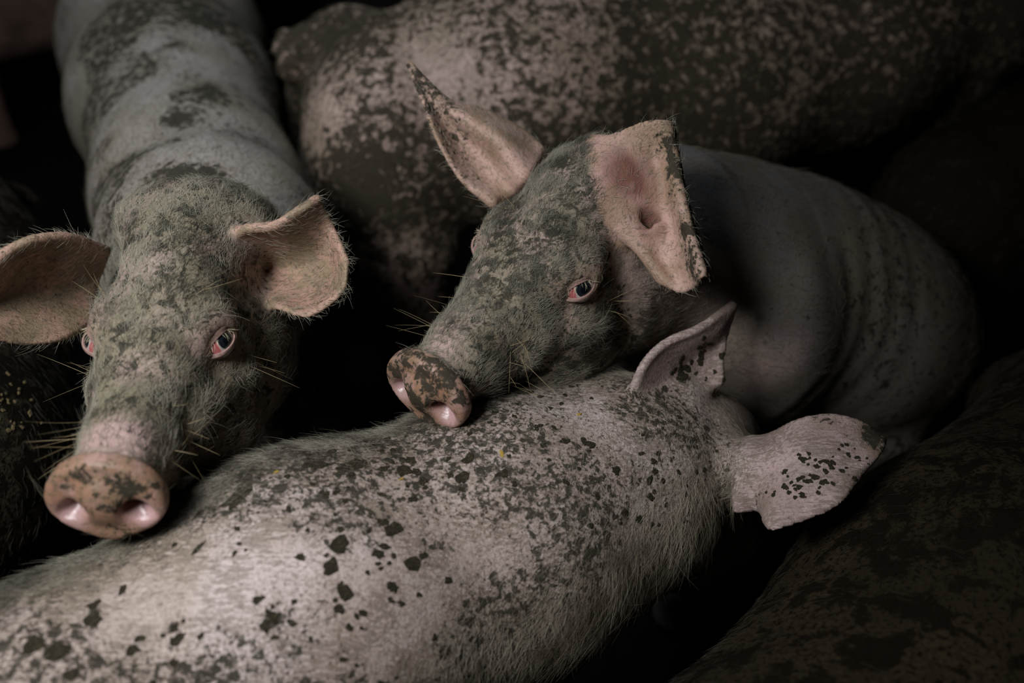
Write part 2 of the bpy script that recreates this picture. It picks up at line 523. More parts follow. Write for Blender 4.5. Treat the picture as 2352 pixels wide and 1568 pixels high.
def make_eye(head, side, rt, origin, bvh, mats, lashes=60, seed=1, open_=1.0):
    """eyeball, the rim of the lids and the pale upper lashes; side +1 is the pig's left eye"""
    M = A(1, side, 1)
    R = EYE_R * M[:, None]; ec = EYE_C * M
    n = R[:, 2]; ex = R[:, 0]; ey = R[:, 1] * side
    if ey[2] < 0: ey = -ey
    Rw = head.R @ np.stack([ex, np.cross(n, ex), n], 1)
    s = head.s
    ctr = head.wld(ec - n * 0.0108)
    ball = child('eye', ball_mesh('eye', EYE_RAD * s), rt, mats['eye'])
    M4 = Matrix.Identity(4)
    for i in range(3):
        for j in range(3): M4[i][j] = Rw[i, j]
    M4.translation = Vector(ctr - origin)
    ball.matrix_local = M4
    # lids
    exw, eyw, nw = head.vec(ex), head.vec(ey), head.vec(n)
    m = 72
    th = np.linspace(0, 2 * np.pi, m, endpoint=False)
    up = np.sin(th) > 0
    ca, sa = np.cos(th), np.sin(th)
    aa = 0.0165 * s * np.sign(ca) * np.abs(ca) ** 0.9
    bb = np.where(up, 0.0074 * open_, 0.0064) * s * np.sign(sa) * np.abs(sa) ** 1.25 - 0.0022 * s * (aa / (0.0165 * s))
    loops = []
    Rb = EYE_RAD * s
    def onball(a, b, rr):
        hgt = np.sqrt(np.maximum(rr ** 2 - a ** 2 - b ** 2, 0.0))
        return ctr + a[:, None] * exw + b[:, None] * eyw + hgt[:, None] * nw
    loops.append(onball(aa * 1.06, bb * 1.06, Rb * 0.93))
    loops.append(onball(aa, bb, Rb + 0.0003))
    loops.append(onball(aa * 1.02, bb * 1.03, Rb + 0.0016 * s))
    loops.append(onball(aa * 1.07, bb * 1.13, Rb + 0.0021 * s))
    loops.append(onball(aa * 1.14, bb * 1.28, Rb + 0.0018 * s))
    last = loops[-1]
    oa, ob = 0.0265 * s * ca, 0.0205 * s * sa
    for k in range(1, 8):
        f = k / 7
        a = aa * 1.14 + (oa - aa * 1.14) * f; b = bb * 1.28 + (ob - bb * 1.28) * f
        pl = ctr + a[:, None] * exw + b[:, None] * eyw
        hs = []
        for i in range(m):
            hit = bvh.ray_cast(Vector(pl[i] + nw * 0.06), Vector(-nw), 0.12)
            hs.append(0.06 - hit[3] if hit[0] is not None else 0.0)
        hs = np.array(hs)
        h0 = ((last - ctr) @ nw)
        target = np.maximum(hs + 0.0012 * (1 - f) - 0.0016 * f, -0.01)
        g = sstep(0, 0.8, np.full(m, f))
        hh = h0 * (1 - g) + target * g + 0.0016 * s * np.sin(f * np.pi * 2.5) * (1 - f)
        loops.append(pl + hh[:, None] * nw)
    V = np.concatenate(loops)
    Qd = []
    for k in range(len(loops) - 1):
        for i in range(m):
            j = (i + 1) % m
            q = (k * m + i, k * m + j, (k + 1) * m + j, (k + 1) * m + i)
            Qd.append(q)
    Qd = np.array(Qd)
    nn = np.cross(V[Qd[0, 2]] - V[Qd[0, 0]], V[Qd[0, 3]] - V[Qd[0, 1]])
    f0 = Qd[5 * m]; 
    if np.cross(V[f0[2]] - V[f0[0]], V[f0[3]] - V[f0[1]]) @ nw < 0: Qd = Qd[:, ::-1]
    me = mesh_from('eyelid', V - origin, Qd)
    f = np.repeat(np.arange(len(loops)) / (len(loops) - 1), m)
    pinkc = A(0.37, 0.22, 0.20); outc = A(0.30, 0.20, 0.16)
    set_attr(me, 'skin', pinkc + (outc - pinkc) * sstep(0.25, 0.6, f)[:, None], 'FLOAT_COLOR')
    set_attr(me, 'mud', 0.20 + 0.28 * sstep(0.35, 0.8, f))
    set_attr(me, 'shine', 0.5 * (1 - sstep(0.15, 0.4, f)))
    child('eyelid', me, rt, mats['skin'], 'pink moist rim of the eyelids')
    # lashes on the upper rim
    rng = np.random.default_rng(seed)
    k = rng.uniform(0.22, 0.80, lashes) * np.pi
    ii = np.clip((k / (2 * np.pi) * m).astype(int), 0, m - 1)
    P = loops[3][ii] + rng.normal(size=(lashes, 3)) * 0.0003
    D = -0.55 * eyw + 0.75 * nw + np.cos(k)[:, None] * exw * 0.5 + rng.normal(size=(lashes, 3)) * 0.12
    hair_object('eyelashes', P, np.repeat(nw[None], lashes, 0), D, rng.uniform(0.006, 0.011, lashes) * s, 0.00020, rt, mats['lash'], origin, rng, lift=0.5, curl=0.25, jitter=0.05, tint=np.ones(lashes))

def bounds(prims_pts, pad):
    P = np.concatenate([np.asarray(p, float).reshape(-1, 3) for p in prims_pts])
    return P.min(0) - pad, P.max(0) + pad

def leg(p, top, foot, r0=0.075, r1=0.034, knee=(0, 0, 0)):
    top = A(*top); foot = A(*foot)
    mid = top * 0.5 + foot * 0.5 + A(*knee)
    d = rcone(p, top, mid, r0, r1 + 0.006)
    d = smin(d, rcone(p, mid, foot + A(0, 0, 0.07), r1 + 0.006, r1 - 0.004), 0.02)
    d = smin(d, rcone(p, foot + A(0, 0, 0.08), foot + A(0, 0, 0.012), r1 - 0.002, r1 + 0.006), 0.015)
    return smax(d, -p[:, 2] + 0.0, 0.004)

def chain(p, pts, k=0.05):
    d = None
    for a, b in zip(pts, pts[1:]):
        e = rcone(p, a[:3], b[:3], a[3], b[3])
        d = e if d is None else smin(d, e, k)
    return d

#PIGS
M = {}
M['skin'] = skin_material('dirty_pig_skin')
M['skin_near'] = skin_material('speckled_pig_skin', coarse=110, fine=280, grime=(0.20, 0.150, 0.105), streak=(0, 0, math.radians(-33)))
M['skin_far'] = skin_material('caked_pig_skin', coarse=62, fine=150, mud=(0.028, 0.024, 0.016))
M['skin_mud'] = skin_material('mud_coated_pig_skin', mud=(0.0075, 0.006, 0.004), coarse=26, fine=190, grime=(0.016, 0.012, 0.007), rough=0.85, mudrough=0.9, spec=0.12)
M['eye'] = eye_material()
M['lash'] = hair_material('pale_lash', (0.42, 0.36, 0.24), (0.55, 0.48, 0.33))
M['face_hair'] = hair_material('dusty_face_bristle', (0.055, 0.052, 0.036), (0.41, 0.375, 0.29))
M['back_hair'] = hair_material('pale_back_bristle', (0.16, 0.135, 0.09), (0.48, 0.42, 0.32))
M['dark_hair'] = hair_material('muddy_bristle', (0.05, 0.045, 0.03), (0.16, 0.14, 0.09))
M['black_hair'] = hair_material('black_muddy_bristle', (0.006, 0.005, 0.004), (0.035, 0.028, 0.016))
M['whisker'] = hair_material('tan_whisker', (0.30, 0.22, 0.11), (0.45, 0.36, 0.2))
M['flake'] = flat_material('dried_mud_flake', (0.034, 0.029, 0.019), 0.9, 0.7, 260, 1.0, (0.12, 0.095, 0.05))
M['straw'] = flat_material('yellow_straw', (0.40, 0.26, 0.05), 0.6, 0.3, 200, 0.2)
M['wall'] = flat_material('grimy_steel_wall', (0.03, 0.028, 0.025), 0.6, 0.6, 9, 0.3)
M['floor'] = flat_material('wet_trailer_floor', (0.006, 0.005, 0.004), 0.9, 0.7, 18, 0.8)

def build_pig(name, label, body_fn, pts, h, head=None, ears=(), skin=None, mat=None, ear_k=0.012, eyes=True, hairs=(), pad=0.03, cuts=(), lash=18, eye_open=1.0, nohead_k=0.05):
    allp = list(pts)
    if head is not None: allp.append(head.wld(np.array([[0.24, 0, 0], [-0.2, 0.12, 0.1], [-0.2, -0.12, -0.17], [0.2, 0.06, -0.1], [0.2, -0.06, 0.05]])))
    for e in ears: allp.append(e[0])
    lo, hi = bounds(allp, pad)
    lo[2] = min(lo[2], -0.02)
    def sdf(p):
        d = body_fn(p)
        if head is not None: d = smin(d, head.sdf(p), nohead_k)
        return d
    V, Q = grid_mesh(sdf, lo, hi, h, [(e[0], e[1]) for e in ears], ear_k, cuts)
    low = V[V[:, 2] < 0.06]
    org = A(*(low.mean(0) if len(low) else V.mean(0))); org[2] = 0.0
    rt = root(name, org, label, 'pig')
    N = vert_normals(V, Q)
    base = sdf(V)
    earf = sstep(0.004, 0.018, base)
    slack = 0.015 if cuts else 0.0045
    for pts_, rad_, net_ in ears:                       # skin that belongs to the ear sheet itself
        sub = net_[8::3, ::3].reshape(-1, 3); rs = rad_.reshape(net_.shape[:2])[8::3, ::3].ravel()
        kd = KDTree(len(sub))
        for i_, c_ in enumerate(sub): kd.insert(c_, i_)
        kd.balance()
        inb = np.nonzero(np.all((V > sub.min(0) - 0.020) & (V < sub.max(0) + 0.020), axis=1))[0]
        for v_ in inb:
            _, i_, d_ = kd.find(V[v_])
            f_ = (rs[i_] + slack - d_) / 0.004
            if f_ > 0: earf[v_] = max(earf[v_], min(f_, 1.0))
    ql = head.loc(V) if head is not None else None
    info = dict(V=V, N=N, ear=earf, q=ql)
    col, mud, shine, dens = skin(info)
    me = mesh_from('body', V - org, Q)
    set_attr(me, 'skin', np.clip(col, 0, 1), 'FLOAT_COLOR'); set_attr(me, 'mud', np.clip(mud, 0, 1)); set_attr(me, 'shine', np.clip(shine, 0, 1))
    child('body', me, rt, mat)
    if head is not None and eyes:
        bvh = BVHTree.FromPolygons(V.tolist(), Q.tolist())
        mm = dict(skin=mat, eye=M['eye'], lash=M['lash'])
        for sd in (1, -1):
            make_eye(head, sd, rt, org, bvh, mm, lashes=lash, seed=5 + sd, open_=eye_open)
    for k, hs in enumerate(hairs):
        w = hs['dens'](info, dens)
        P, tri, u, rng = scatter(V, Q, w, hs['n'], hs.get('seed', 11) + k)
        Np = nrm(N[tri].mean(1))
        D = hs['dir'](P, Np)
        L = hs['len'](P) * np.exp(0.3 * rng.normal(size=len(P)))
        hair_object(hs.get('name', 'bristles'), P, Np, D, L, hs['rad'], rt, hs['mat'], org, rng, hs.get('lift', 0.45), hs.get('npt', 5), hs.get('curl', 0.35), hs.get('label'), hs.get('jitter', 0.35), hs.get('tint'))
    return rt, V, Q, N, org

PINK = A(0.44, 0.315, 0.285)
OLIVE = A(0.21, 0.19, 0.125)

def lerp(a, b, t):
    return a + (b - a) * np.asarray(t)[:, None]

def face_dir(head):
    def f(P, N):
        q = head.loc(P); y = q[:, 1]
        D = np.stack([-np.ones(len(P)), 6.0 * y, 0.2 - 3.0 * (q[:, 2] < -0.02) * 0.2], 1)
        # whorl on the forehead: above it the hair runs up and out
        return nrm(head.vec(D))
    return f

def head_skin(info, head, I, mud_amt=0.42, pink_muzzle=0.7, snout_mud=0.34):
    """colours of a face: returns col, mud, shine, hair weight for the vertices I"""
    q = info['q'][I]; V = info['V'][I]; x, y, z = q.T
    n = len(q)
    nz = fbm(V, 28, 3); nz2 = fbm(V + 9, 70, 3)
    col = lerp(np.repeat(PINK[None], n, 0), OLIVE, 0.75 * sstep(0.30, 0.62, nz) + 0.15)
    mud = np.full(n, mud_amt) + 0.16 * (nz2 - 0.5)
    eyed = np.exp(-(np.linalg.norm(np.stack([x, np.abs(y), z], 1) - EYE_C, axis=1) / 0.030) ** 2)
    col = lerp(col, A(0.42, 0.27, 0.23), 0.8 * eyed); mud = mud - 0.10 * eyed
    disc = sstep(0.178, 0.186, x) * (np.abs(y) < 0.08) * (z > -0.08)
    col = lerp(col, A(0.34, 0.175, 0.115), disc)
    pk = disc * sstep(0.50, 0.66, fbm(V, 60, 2)); col = lerp(col, A(0.43, 0.25, 0.21), pk)
    nos = np.exp(-(((np.abs(y) - 0.031) / 0.013) ** 2 + ((z + 0.024) / 0.011) ** 2)) * (x > 0.17)
    col = lerp(col, A(0.47, 0.29, 0.29), np.clip(nos * 1.3, 0, 1))
    mud = mud * (1 - disc) + disc * (snout_mud + 0.5 * (fbm(V + 4, 36, 3) - 0.5)) * (1 - np.clip(nos * 1.6, 0, 1))
    mz = np.exp(-(((x - 0.160) / 0.022) ** 2 + (y / 0.035) ** 2)) * sstep(-0.005, 0.02, z) * pink_muzzle
    col = lerp(col, A(0.55, 0.36, 0.34), np.clip(mz, 0, 1)); mud = mud * (1 - 0.8 * mz)
    shine = np.clip(disc * 0.35 + nos * 0.5, 0, 1)
    de = np.linalg.norm(np.stack([x, np.abs(y), z], 1) - EYE_C, axis=1)
    hair = (1 - disc) * (1 - 0.7 * np.clip(mz, 0, 1)) * sstep(0.021, 0.036, de)
    return col, mud, shine, hair

# ================================================================= pig at the left, walking towards the photographer
HA = Head((-0.357, 0.785, 0.797), (-0.01, -0.99, -0.04), 0.0, 1.0, 0.93)
A_SP = [(-0.385, 1.02, 0.68, 0.125), (-0.42, 1.16, 0.635, 0.148), (-0.500, 1.37, 0.60, 0.152), (-0.645, 1.75, 0.575, 0.180), (-0.75, 2.05, 0.56, 0.20), (-0.85, 2.27, 0.56, 0.175)]
A_EARR = ear_cloud([
    [(-0.3203,0.9119,0.8255), (-0.3195,0.9387,0.7951), (-0.3124,0.9421,0.7681), (-0.2972,0.9210,0.7586), (-0.2796,0.8876,0.7653)],
    [(-0.2855,0.8886,0.8599), (-0.2870,0.9253,0.8104), (-0.2796,0.9356,0.7759), (-0.2625,0.8939,0.7728), (-0.2484,0.8504,0.7833)],
    [(-0.2507,0.8828,0.8686), (-0.2482,0.9119,0.8255), (-0.2401,0.9209,0.7895), (-0.2262,0.8859,0.7789), (-0.2171,0.8383,0.7844)],
    [(-0.2277,0.8917,0.8792), (-0.2197,0.9128,0.8421), (-0.2092,0.9140,0.8124), (-0.1953,0.8903,0.7997), (-0.1829,0.8546,0.8038)],
    [(-0.2076,0.9094,0.8847), (-0.2035,0.9166,0.8621), (-0.1959,0.9128,0.8421), (-0.1856,0.8923,0.8332), (-0.1769,0.8750,0.8282)]], rim0=0.0055)
A_EARL = ear_cloud([
    [(-0.4584,0.9238,0.8085), (-0.4782,0.9372,0.7778), (-0.4900,0.9323,0.7564), (-0.4865,0.9002,0.7493), (-0.4761,0.8625,0.7510)],
    [(-0.4709,0.8832,0.8535), (-0.4887,0.8995,0.8107), (-0.5069,0.9050,0.7706), (-0.4983,0.8624,0.7665), (-0.4825,0.8138,0.7708)],
    [(-0.4933,0.8479,0.8736), (-0.5175,0.8750,0.8282), (-0.5295,0.8699,0.7910), (-0.5173,0.8266,0.7860), (-0.5049,0.7884,0.7872)],
    [(-0.5186,0.8192,0.8705), (-0.5364,0.8307,0.8376), (-0.5491,0.8321,0.8081), (-0.5409,0.8032,0.8048), (-0.5273,0.7700,0.8119)],
    [(-0.5459,0.7929,0.8548), (-0.5536,0.7953,0.8420), (-0.5600,0.7976,0.8292), (-0.5544,0.7840,0.8286), (-0.5480,0.7706,0.8282)]], rim0=0.0055)

def body_a(p):
    d = chain(p, A_SP, 0.06)
    for t, f in (((-0.36, 1.14, 0.50), (-0.39, 1.05, 0)), ((-0.55, 1.22, 0.52), (-0.58, 1.18, 0)), ((-0.70, 2.14, 0.5), (-0.70, 2.2, 0)), ((-0.86, 2.14, 0.5), (-0.88, 2.2, 0))):
        d = smin(d, leg(p, t, f), 0.05)
    # crest fold where the neck meets the head
    q = HA.loc(p)
    d = smin(d, ell(p, HA.wld((-0.160, 0, 0.030)), (0.090, 0.052, 0.046)), 0.05)
    return d

def skin_a(I):
    V, q, N = I['V'], I['q'], I['N']
    n = len(V)
    nz = fbm(V, 14, 3)
    col = lerp(np.repeat(A(0.37, 0.33, 0.31)[None], n, 0), A(0.33, 0.295, 0.25), sstep(0.35, 0.65, nz))
    mud = 0.31 + 0.22 * sstep(0.45, 0.7, fbm(V + 5, 9, 2)) + gauss(V, [(-0.4857,1.3141,0.7603,0.032,0.40), (-0.5836,1.6773,0.7730,0.08,0.16), (-0.4170,1.4973,0.7452,0.08,0.16), (-0.3991,1.0558,0.7792,0.06,0.35), (-0.3906,1.2958,0.7385,0.06,0.2)])
    mud += 0.25 * sstep(0.62, 0.45, V[:, 2])
    w = sstep(-0.21, -0.15, q[:, 0]) * (np.linalg.norm(q, axis=1) < 0.33)
    hc, hm, hs, hh = head_skin(I, HA, slice(None), 0.45, 0.95, 0.44)
    col = lerp(col, hc, w); mud = mud * (1 - w) + hm * w
    e = I['ear']
    col = lerp(col, lerp(np.repeat(A(0.50, 0.30, 0.23)[None], n, 0), A(0.34, 0.24, 0.16), sstep(0.45, 0.6, fbm(V, 40, 3))), e)
    mud = mud * (1 - e) + e * 0.33
    wh = sstep(-0.30, -0.15, q[:, 0]) * (np.linalg.norm(q, axis=1) < 0.40)
    return col, mud, hs * w * (1 - e), (wh * np.where(w > 0.5, hh, 1.0) * (1 - e), e, 1 - 0.7 * w)

FDA = face_dir(HA)
def dir_a(P, N):
    back = A(-0.15, 1.0, 0.0)
    w = sstep(-0.21, -0.12, HA.loc(P)[:, 0])[:, None]
    return nrm(FDA(P, N) * w + back * (1 - w))
def eardir(c):
    return lambda P, N: nrm(P - A(*c) + A(0, 0, 0))

rA, VA, QA, NA, oA = build_pig('pig', 'mud-greyed pig facing the camera with wide floppy ears, snout over the foreground back', body_a,
    [[s[:3] for s in A_SP], [(-0.3, 1.1, 0), (-0.9, 2.3, 0.8), (-1.12, 2.46, 0.4), (-0.25, 1.2, 0.8)]], 0.0036, HA, [A_EARR, A_EARL], skin_a, M['skin'], lash=18,
    hairs=[dict(dens=lambda i, d: d[0], n=60000, dir=dir_a, len=lambda P: 0.0105 + 0.006 * vnoise(P, 20), rad=0.00016, mat=M['face_hair'], lift=0.2, tint=lambda P, t: t * (1 - 0.9 * np.clip(gauss(P, [(-0.3878,1.0508,0.7887,0.06,1.0), (-0.3393,1.0388,0.7900,0.05,0.6), (-0.3514,0.7048,0.8120,0.02,0.5), (-0.2693,0.7447,0.7818,0.04,0.6)]), 0, 1)) + 0.5 * gauss(P, [(-0.3540,0.8872,0.7960,0.03,1.0), (-0.3732,0.8995,0.8107,0.03,0.7)])),
           dict(dens=lambda i, d: d[1] + 0.15 * d[0], n=5000, tint=lambda P, t: 0.55 + 0.45 * t, dir=eardir((-0.36, 0.95, 0.8)), len=lambda P: 0.012 + 0 * P[:, 0], rad=0.00016, mat=M['face_hair'], lift=0.5),
           dict(dens=lambda i, d: d[2] * (i['V'][:, 2] > 0.55), n=20000, dir=dir_a, len=lambda P: 0.016 + 0 * P[:, 0], rad=0.00016, mat=M['dark_hair'], lift=0.25)])

# ================================================================= pig in the middle, chin on the foreground back
HB = Head((0.030, 0.908, 0.804), (-0.60, -0.77, -0.22), 0.0, 1.0)
B_SP = [(0.12, 1.04, 0.735, 0.105), (0.19, 1.09, 0.69, 0.13), (0.29, 1.15, 0.61, 0.155), (0.40, 1.20, 0.53, 0.175), (0.51, 1.24, 0.45, 0.18), (0.59, 1.27, 0.40, 0.172)]
B_EARR = ear_cloud([
    [(-0.0235,1.0012,0.8230), (-0.0135,1.0233,0.8182), (0.0021,1.0300,0.8262), (0.0148,1.0225,0.8484), (0.0339,1.0762,0.8502)],
    [(-0.0593,1.0193,0.8445), (-0.0451,1.0538,0.8390), (-0.0268,1.0623,0.8491), (-0.0107,1.0456,0.8759), (0.0048,1.1033,0.8669)],
    [(-0.0875,1.0489,0.8798), (-0.0766,1.0791,0.8692), (-0.0609,1.0825,0.8732), (-0.0470,1.0704,0.8899), (-0.0376,1.1078,0.8878)],
    [(-0.1037,1.0844,0.9065), (-0.0994,1.0935,0.9019), (-0.0916,1.0942,0.9027), (-0.0838,1.0955,0.9043), (-0.0766,1.1061,0.9013)],
    [(-0.1249,1.1338,0.9343), (-0.1238,1.1334,0.9339), (-0.1228,1.1331,0.9335), (-0.1217,1.1331,0.9335), (-0.1207,1.1327,0.9331)]])
B_EARL = ear_cloud([
    [(0.0939,1.0098,0.8955), (0.0962,0.9645,0.8881), (0.1015,0.9315,0.8721), (0.1205,0.9117,0.8485), (0.1419,0.8949,0.8285), (0.1624,0.8710,0.8079)],
    [(0.1077,0.9867,0.9146), (0.1107,0.9456,0.8937), (0.1197,0.9209,0.8705), (0.1367,0.9031,0.8429), (0.1561,0.8873,0.8194), (0.1711,0.8625,0.8055)],
    [(0.1252,0.9788,0.9285), (0.1327,0.9524,0.8924), (0.1422,0.9279,0.8633), (0.1565,0.9065,0.8377), (0.1703,0.8812,0.8122), (0.1820,0.8546,0.8038)],
    [(0.1469,0.9706,0.9421), (0.1585,0.9559,0.9012), (0.1672,0.9272,0.8748), (0.1766,0.9044,0.8477), (0.1843,0.8705,0.8228), (0.1919,0.8495,0.8134)],
    [(0.1676,0.9661,0.9445), (0.1742,0.9413,0.9149), (0.1777,0.9044,0.8943), (0.1860,0.8766,0.8689), (0.1932,0.8493,0.8520), (0.1982,0.8336,0.8411)],
    [(0.1759,0.9863,0.9297), (0.1811,0.9634,0.9023), (0.1852,0.9259,0.8811), (0.1946,0.8976,0.8550), (0.2021,0.8698,0.8375), (0.2057,0.8538,0.8263)]])

def body_b(p):
    d = chain(p, B_SP, 0.06)
    for t, f in (((0.27, 1.05, 0.52), (0.28, 1.0, 0)), ((0.20, 1.22, 0.52), (0.18, 1.24, 0))):
        d = smin(d, leg(p, t, f), 0.05)
    for t, f in (((0.56, 1.16, 0.26), (0.44, 1.10, 0)), ((0.54, 1.38, 0.26), (0.42, 1.44, 0))):
        d = smin(d, leg(p, t, f, 0.11), 0.05)
    d = smin(d, ell(p, (0.3526,1.0167,0.5847), (0.045, 0.05, 0.10)), 0.10)
    d = smin(d, rcone(p, HB.wld((-0.10, 0.050, 0.02)), (0.1421,0.9347,0.8448), 0.034, 0.014), 0.02)     # root of the near ear and its inner folds
    d = smin(d, rcone(p, (0.1216,0.9577,0.9018), (0.1427,0.9319,0.8680), 0.0038, 0.0052), 0.008)
    d = smin(d, rcone(p, (0.1359,0.9647,0.9086), (0.1537,0.9361,0.8776), 0.0032, 0.0046), 0.008)
    d = smin(d, rcone(p, (0.1434,0.9302,0.8691), (0.1588,0.9083,0.8507), 0.0055, 0.0050), 0.008)
    a = (p - A(0.2, 1.08, 0.7)) @ nrm(A(0.48, 0.2, -0.36))
    d = d + 0.0014 * np.sin(a * 2 * np.pi / 0.055 + 7 * vnoise(p, 6)) * vnoise(p + 5, 9) * sstep(0.12, 0.2, a) * sstep(0.46, 0.34, a)
    return d

def skin_b(I):
    V, q, N = I['V'], I['q'], I['N']
    n = len(V)
    nz = fbm(V, 12, 3)
    col = lerp(np.repeat(A(0.150, 0.143, 0.150)[None], n, 0), A(0.115, 0.105, 0.095), sstep(0.35, 0.65, nz))
    mud = 0.31 + 0.16 * sstep(0.28, 0.55, V[:, 0]) + 0.22 * (fbm(V + 5, 9, 2) - 0.5)
    lt = np.clip(gauss(V, [(0.3379,0.9951,0.6290,0.045,1.1), (0.3187,0.9493,0.6056,0.035,1.0)]) * (0.3 + 1.2 * fbm(V, 26, 3)), 0, 1)
    col = lerp(col, A(0.46, 0.34, 0.31), lt)
    w = sstep(-0.20, -0.13, q[:, 0]) * (np.linalg.norm(q, axis=1) < 0.33)
    hc, hm, hs, hh = head_skin(I, HB, slice(None), 0.50, 0.5, 0.49)
    jl = sstep(-0.022, -0.055, q[:, 0]) * sstep(0.055, 0.0, q[:, 2])      # pink cheek behind the eye
    hc = lerp(hc, A(0.46, 0.33, 0.29), 0.8 * jl); hm = hm - 0.17 * jl
    col = lerp(col, hc, w); mud = mud * (1 - w) + hm * w
    e = I['ear']
    ec = lerp(np.repeat(A(0.58, 0.37, 0.31)[None], n, 0), A(0.44, 0.28, 0.20), sstep(0.45, 0.62, fbm(V, 34, 3)))
    red = np.clip(gauss(V, [(0.1176,0.9454,0.8965,0.024,1.3), (0.1347,0.9361,0.8776,0.020,0.9), (0.1499,0.9141,0.8514,0.014,1.0)]), 0, 1)
    ec = lerp(ec, A(0.185, 0.050, 0.040), 0.9 * red * sstep(0.25, 0.5, fbm(V, 45, 3) + 0.12 * red))  # red ear lining, darkened: the shade of the hollow is put into its colour
    col = lerp(col, ec, np.maximum(e, red))
    em = 0.26 + gauss(V, [(0.1664,0.9473,0.9298,0.022,0.36), (0.1808,0.9264,0.9050,0.018,0.32), (0.1863,0.9085,0.8837,0.016,0.34), (0.1901,0.8823,0.8679,0.018,0.34), (0.1965,0.8604,0.8497,0.018,0.34), (0.1983,0.8417,0.8351,0.015,0.3), (-0.0838,1.0735,0.8780,0.04,0.2), (-0.0599,1.0313,0.8433,0.03,0.2), (-0.1124,1.1069,0.9179,0.04,0.25)])
    mud = mud * (1 - e) + e * np.maximum(em - 0.2 * red, 0)
    return col, mud, hs * w * (1 - e), (w * hh * (1 - e) * (1 - 0.75 * jl), e, (1 - w) * (1 - e))

FDB = face_dir(HB)
def dir_b(P, N):
    back = A(0.8, 0.25, -0.45)
    w = sstep(-0.21, -0.12, HB.loc(P)[:, 0])[:, None]
    return nrm(FDB(P, N) * w + back * (1 - w))
rB, VB, QB, NB, oB = build_pig('pig', 'pig resting its chin on another pig, red-cornered eye, upright pink ears, grey body', body_b,
    [[s[:3] for s in B_SP], [(0.95, 1.5, 0.1), (0.1, 0.95, 0.0), (0.5, 0.95, 0.3), (0.9, 1.3, 0.6)]], 0.0033, HB, [B_EARR, B_EARL], skin_b, M['skin'],
    cuts=[((0.1505,0.9149,0.8509), (0.024, 0.0065, 0.012), (0.05, 0.0, -1.0))],
    hairs=[dict(dens=lambda i, d: d[0], n=72000, dir=dir_b, len=lambda P: 0.009 + 0.005 * vnoise(P, 20), rad=0.00016, mat=M['face_hair'], lift=0.2, tint=lambda P, t: 0.72 * t + 0.5 * gauss(P, [(0.0121,0.9954,0.8472,0.04,1.0)])),
           dict(dens=lambda i, d: d[1] + 0.1 * d[0], n=2600, tint=lambda P, t: 0.55 + 0.45 * t, dir=eardir((0.1, 1.0, 0.8)), len=lambda P: 0.010 + 0 * P[:, 0], rad=0.00016, mat=M['face_hair'], lift=0.5),
           dict(dens=lambda i, d: d[2] * (i['V'][:, 2] > 0.4), n=9000, dir=dir_b, len=lambda P: 0.016 + 0 * P[:, 0], rad=0.00016, mat=M['dark_hair'], lift=0.2)])

def cluster(rng, c, spread, n, r0, r1, asp=(0.8, 1.7), ang=None):
    out = []
    for _ in range(n):
        p = A(*c) + rng.normal(size=3) * A(*spread)
        out.append((p[0], p[1], p[2], rng.uniform(r0, r1), rng.uniform(*asp), rng.uniform(0, math.pi) if ang is None else ang + rng.normal() * 0.3))
    return out


rc = np.random.default_rng(21)
C_FL = [(-0.2494,0.6101,0.7225,0.0125,1.5,0.3), (-0.2483,0.6207,0.7274,0.007,1.6,0.3), (-0.1870,0.6501,0.7157,0.010,1.2,0.2), (-0.1968,0.6536,0.7199,0.008,1.0,1.2), (-0.1555,0.6568,0.7004,0.011,1.2,0.9), (-0.1667,0.6466,0.7038,0.008,1.0,0.5), (-0.2125,0.6325,0.7181,0.005,1.0,0.0),
    (-0.1271,0.5993,0.6863,0.009,1.2,1.0), (-0.1354,0.6020,0.6895,0.006,1.0,1.0), (-0.1110,0.5779,0.6764,0.008,1.4,1.3), (-0.1394,0.5775,0.6836,0.006,1.5,0.2), (-0.1692,0.5749,0.6884,0.010,1.3,1.0), (-0.1763,0.5627,0.6816,0.008,1.5,0.6), (-0.1644,0.5464,0.6777,0.009,1.1,0.3),
    (-0.0802,0.5793,0.6624,0.005,1.0,0.2), (-0.1108,0.6593,0.6956,0.009,1.2,0.4), (-0.0983,0.6613,0.6901,0.006,1.0,0.4), (-0.0428,0.6879,0.6830,0.007,1.4,0.4), (-0.0512,0.6698,0.6770,0.008,1.1,0.4), (-0.0161,0.6793,0.6727,0.007,1.1,0.4), (-0.3590,0.5111,0.7368,0.005,1.6,0.3), (-0.3389,0.5256,0.7229,0.004,1.8,1.2), (-0.2739,0.5627,0.7205,0.004,2.4,0.1), (-0.3930,0.4689,0.7331,0.010,1.3,0.5), (-0.3750,0.4654,0.7290,0.010,1.2,0.1), (-0.3548,0.4957,0.7339,0.007,1.3,0.2)]
for c_, s_, n_, r0_, r1_ in (((0.0343,0.7298,0.6707), (0.05, 0.05, 0.02), 36, 0.002, 0.0048), ((0.1530,0.7253,0.6342), (0.045, 0.04, 0.03), 26, 0.002, 0.0045), ((-0.1195,0.6649,0.7022), (0.05, 0.04, 0.02), 28, 0.002, 0.0055), ((-0.1754,0.5584,0.6842), (0.03, 0.03, 0.02), 20, 0.0018, 0.0050), ((-0.2261,0.6011,0.7195), (0.06, 0.04, 0.02), 22, 0.0018, 0.0045), ((-0.2810,0.4849,0.7055), (0.07, 0.05, 0.03), 22, 0.0025, 0.006), ((-0.1297,0.5268,0.6621), (0.07, 0.04, 0.04), 16, 0.002, 0.0035)):
    C_FL += cluster(rc, c_, s_, n_, r0_, r1_)
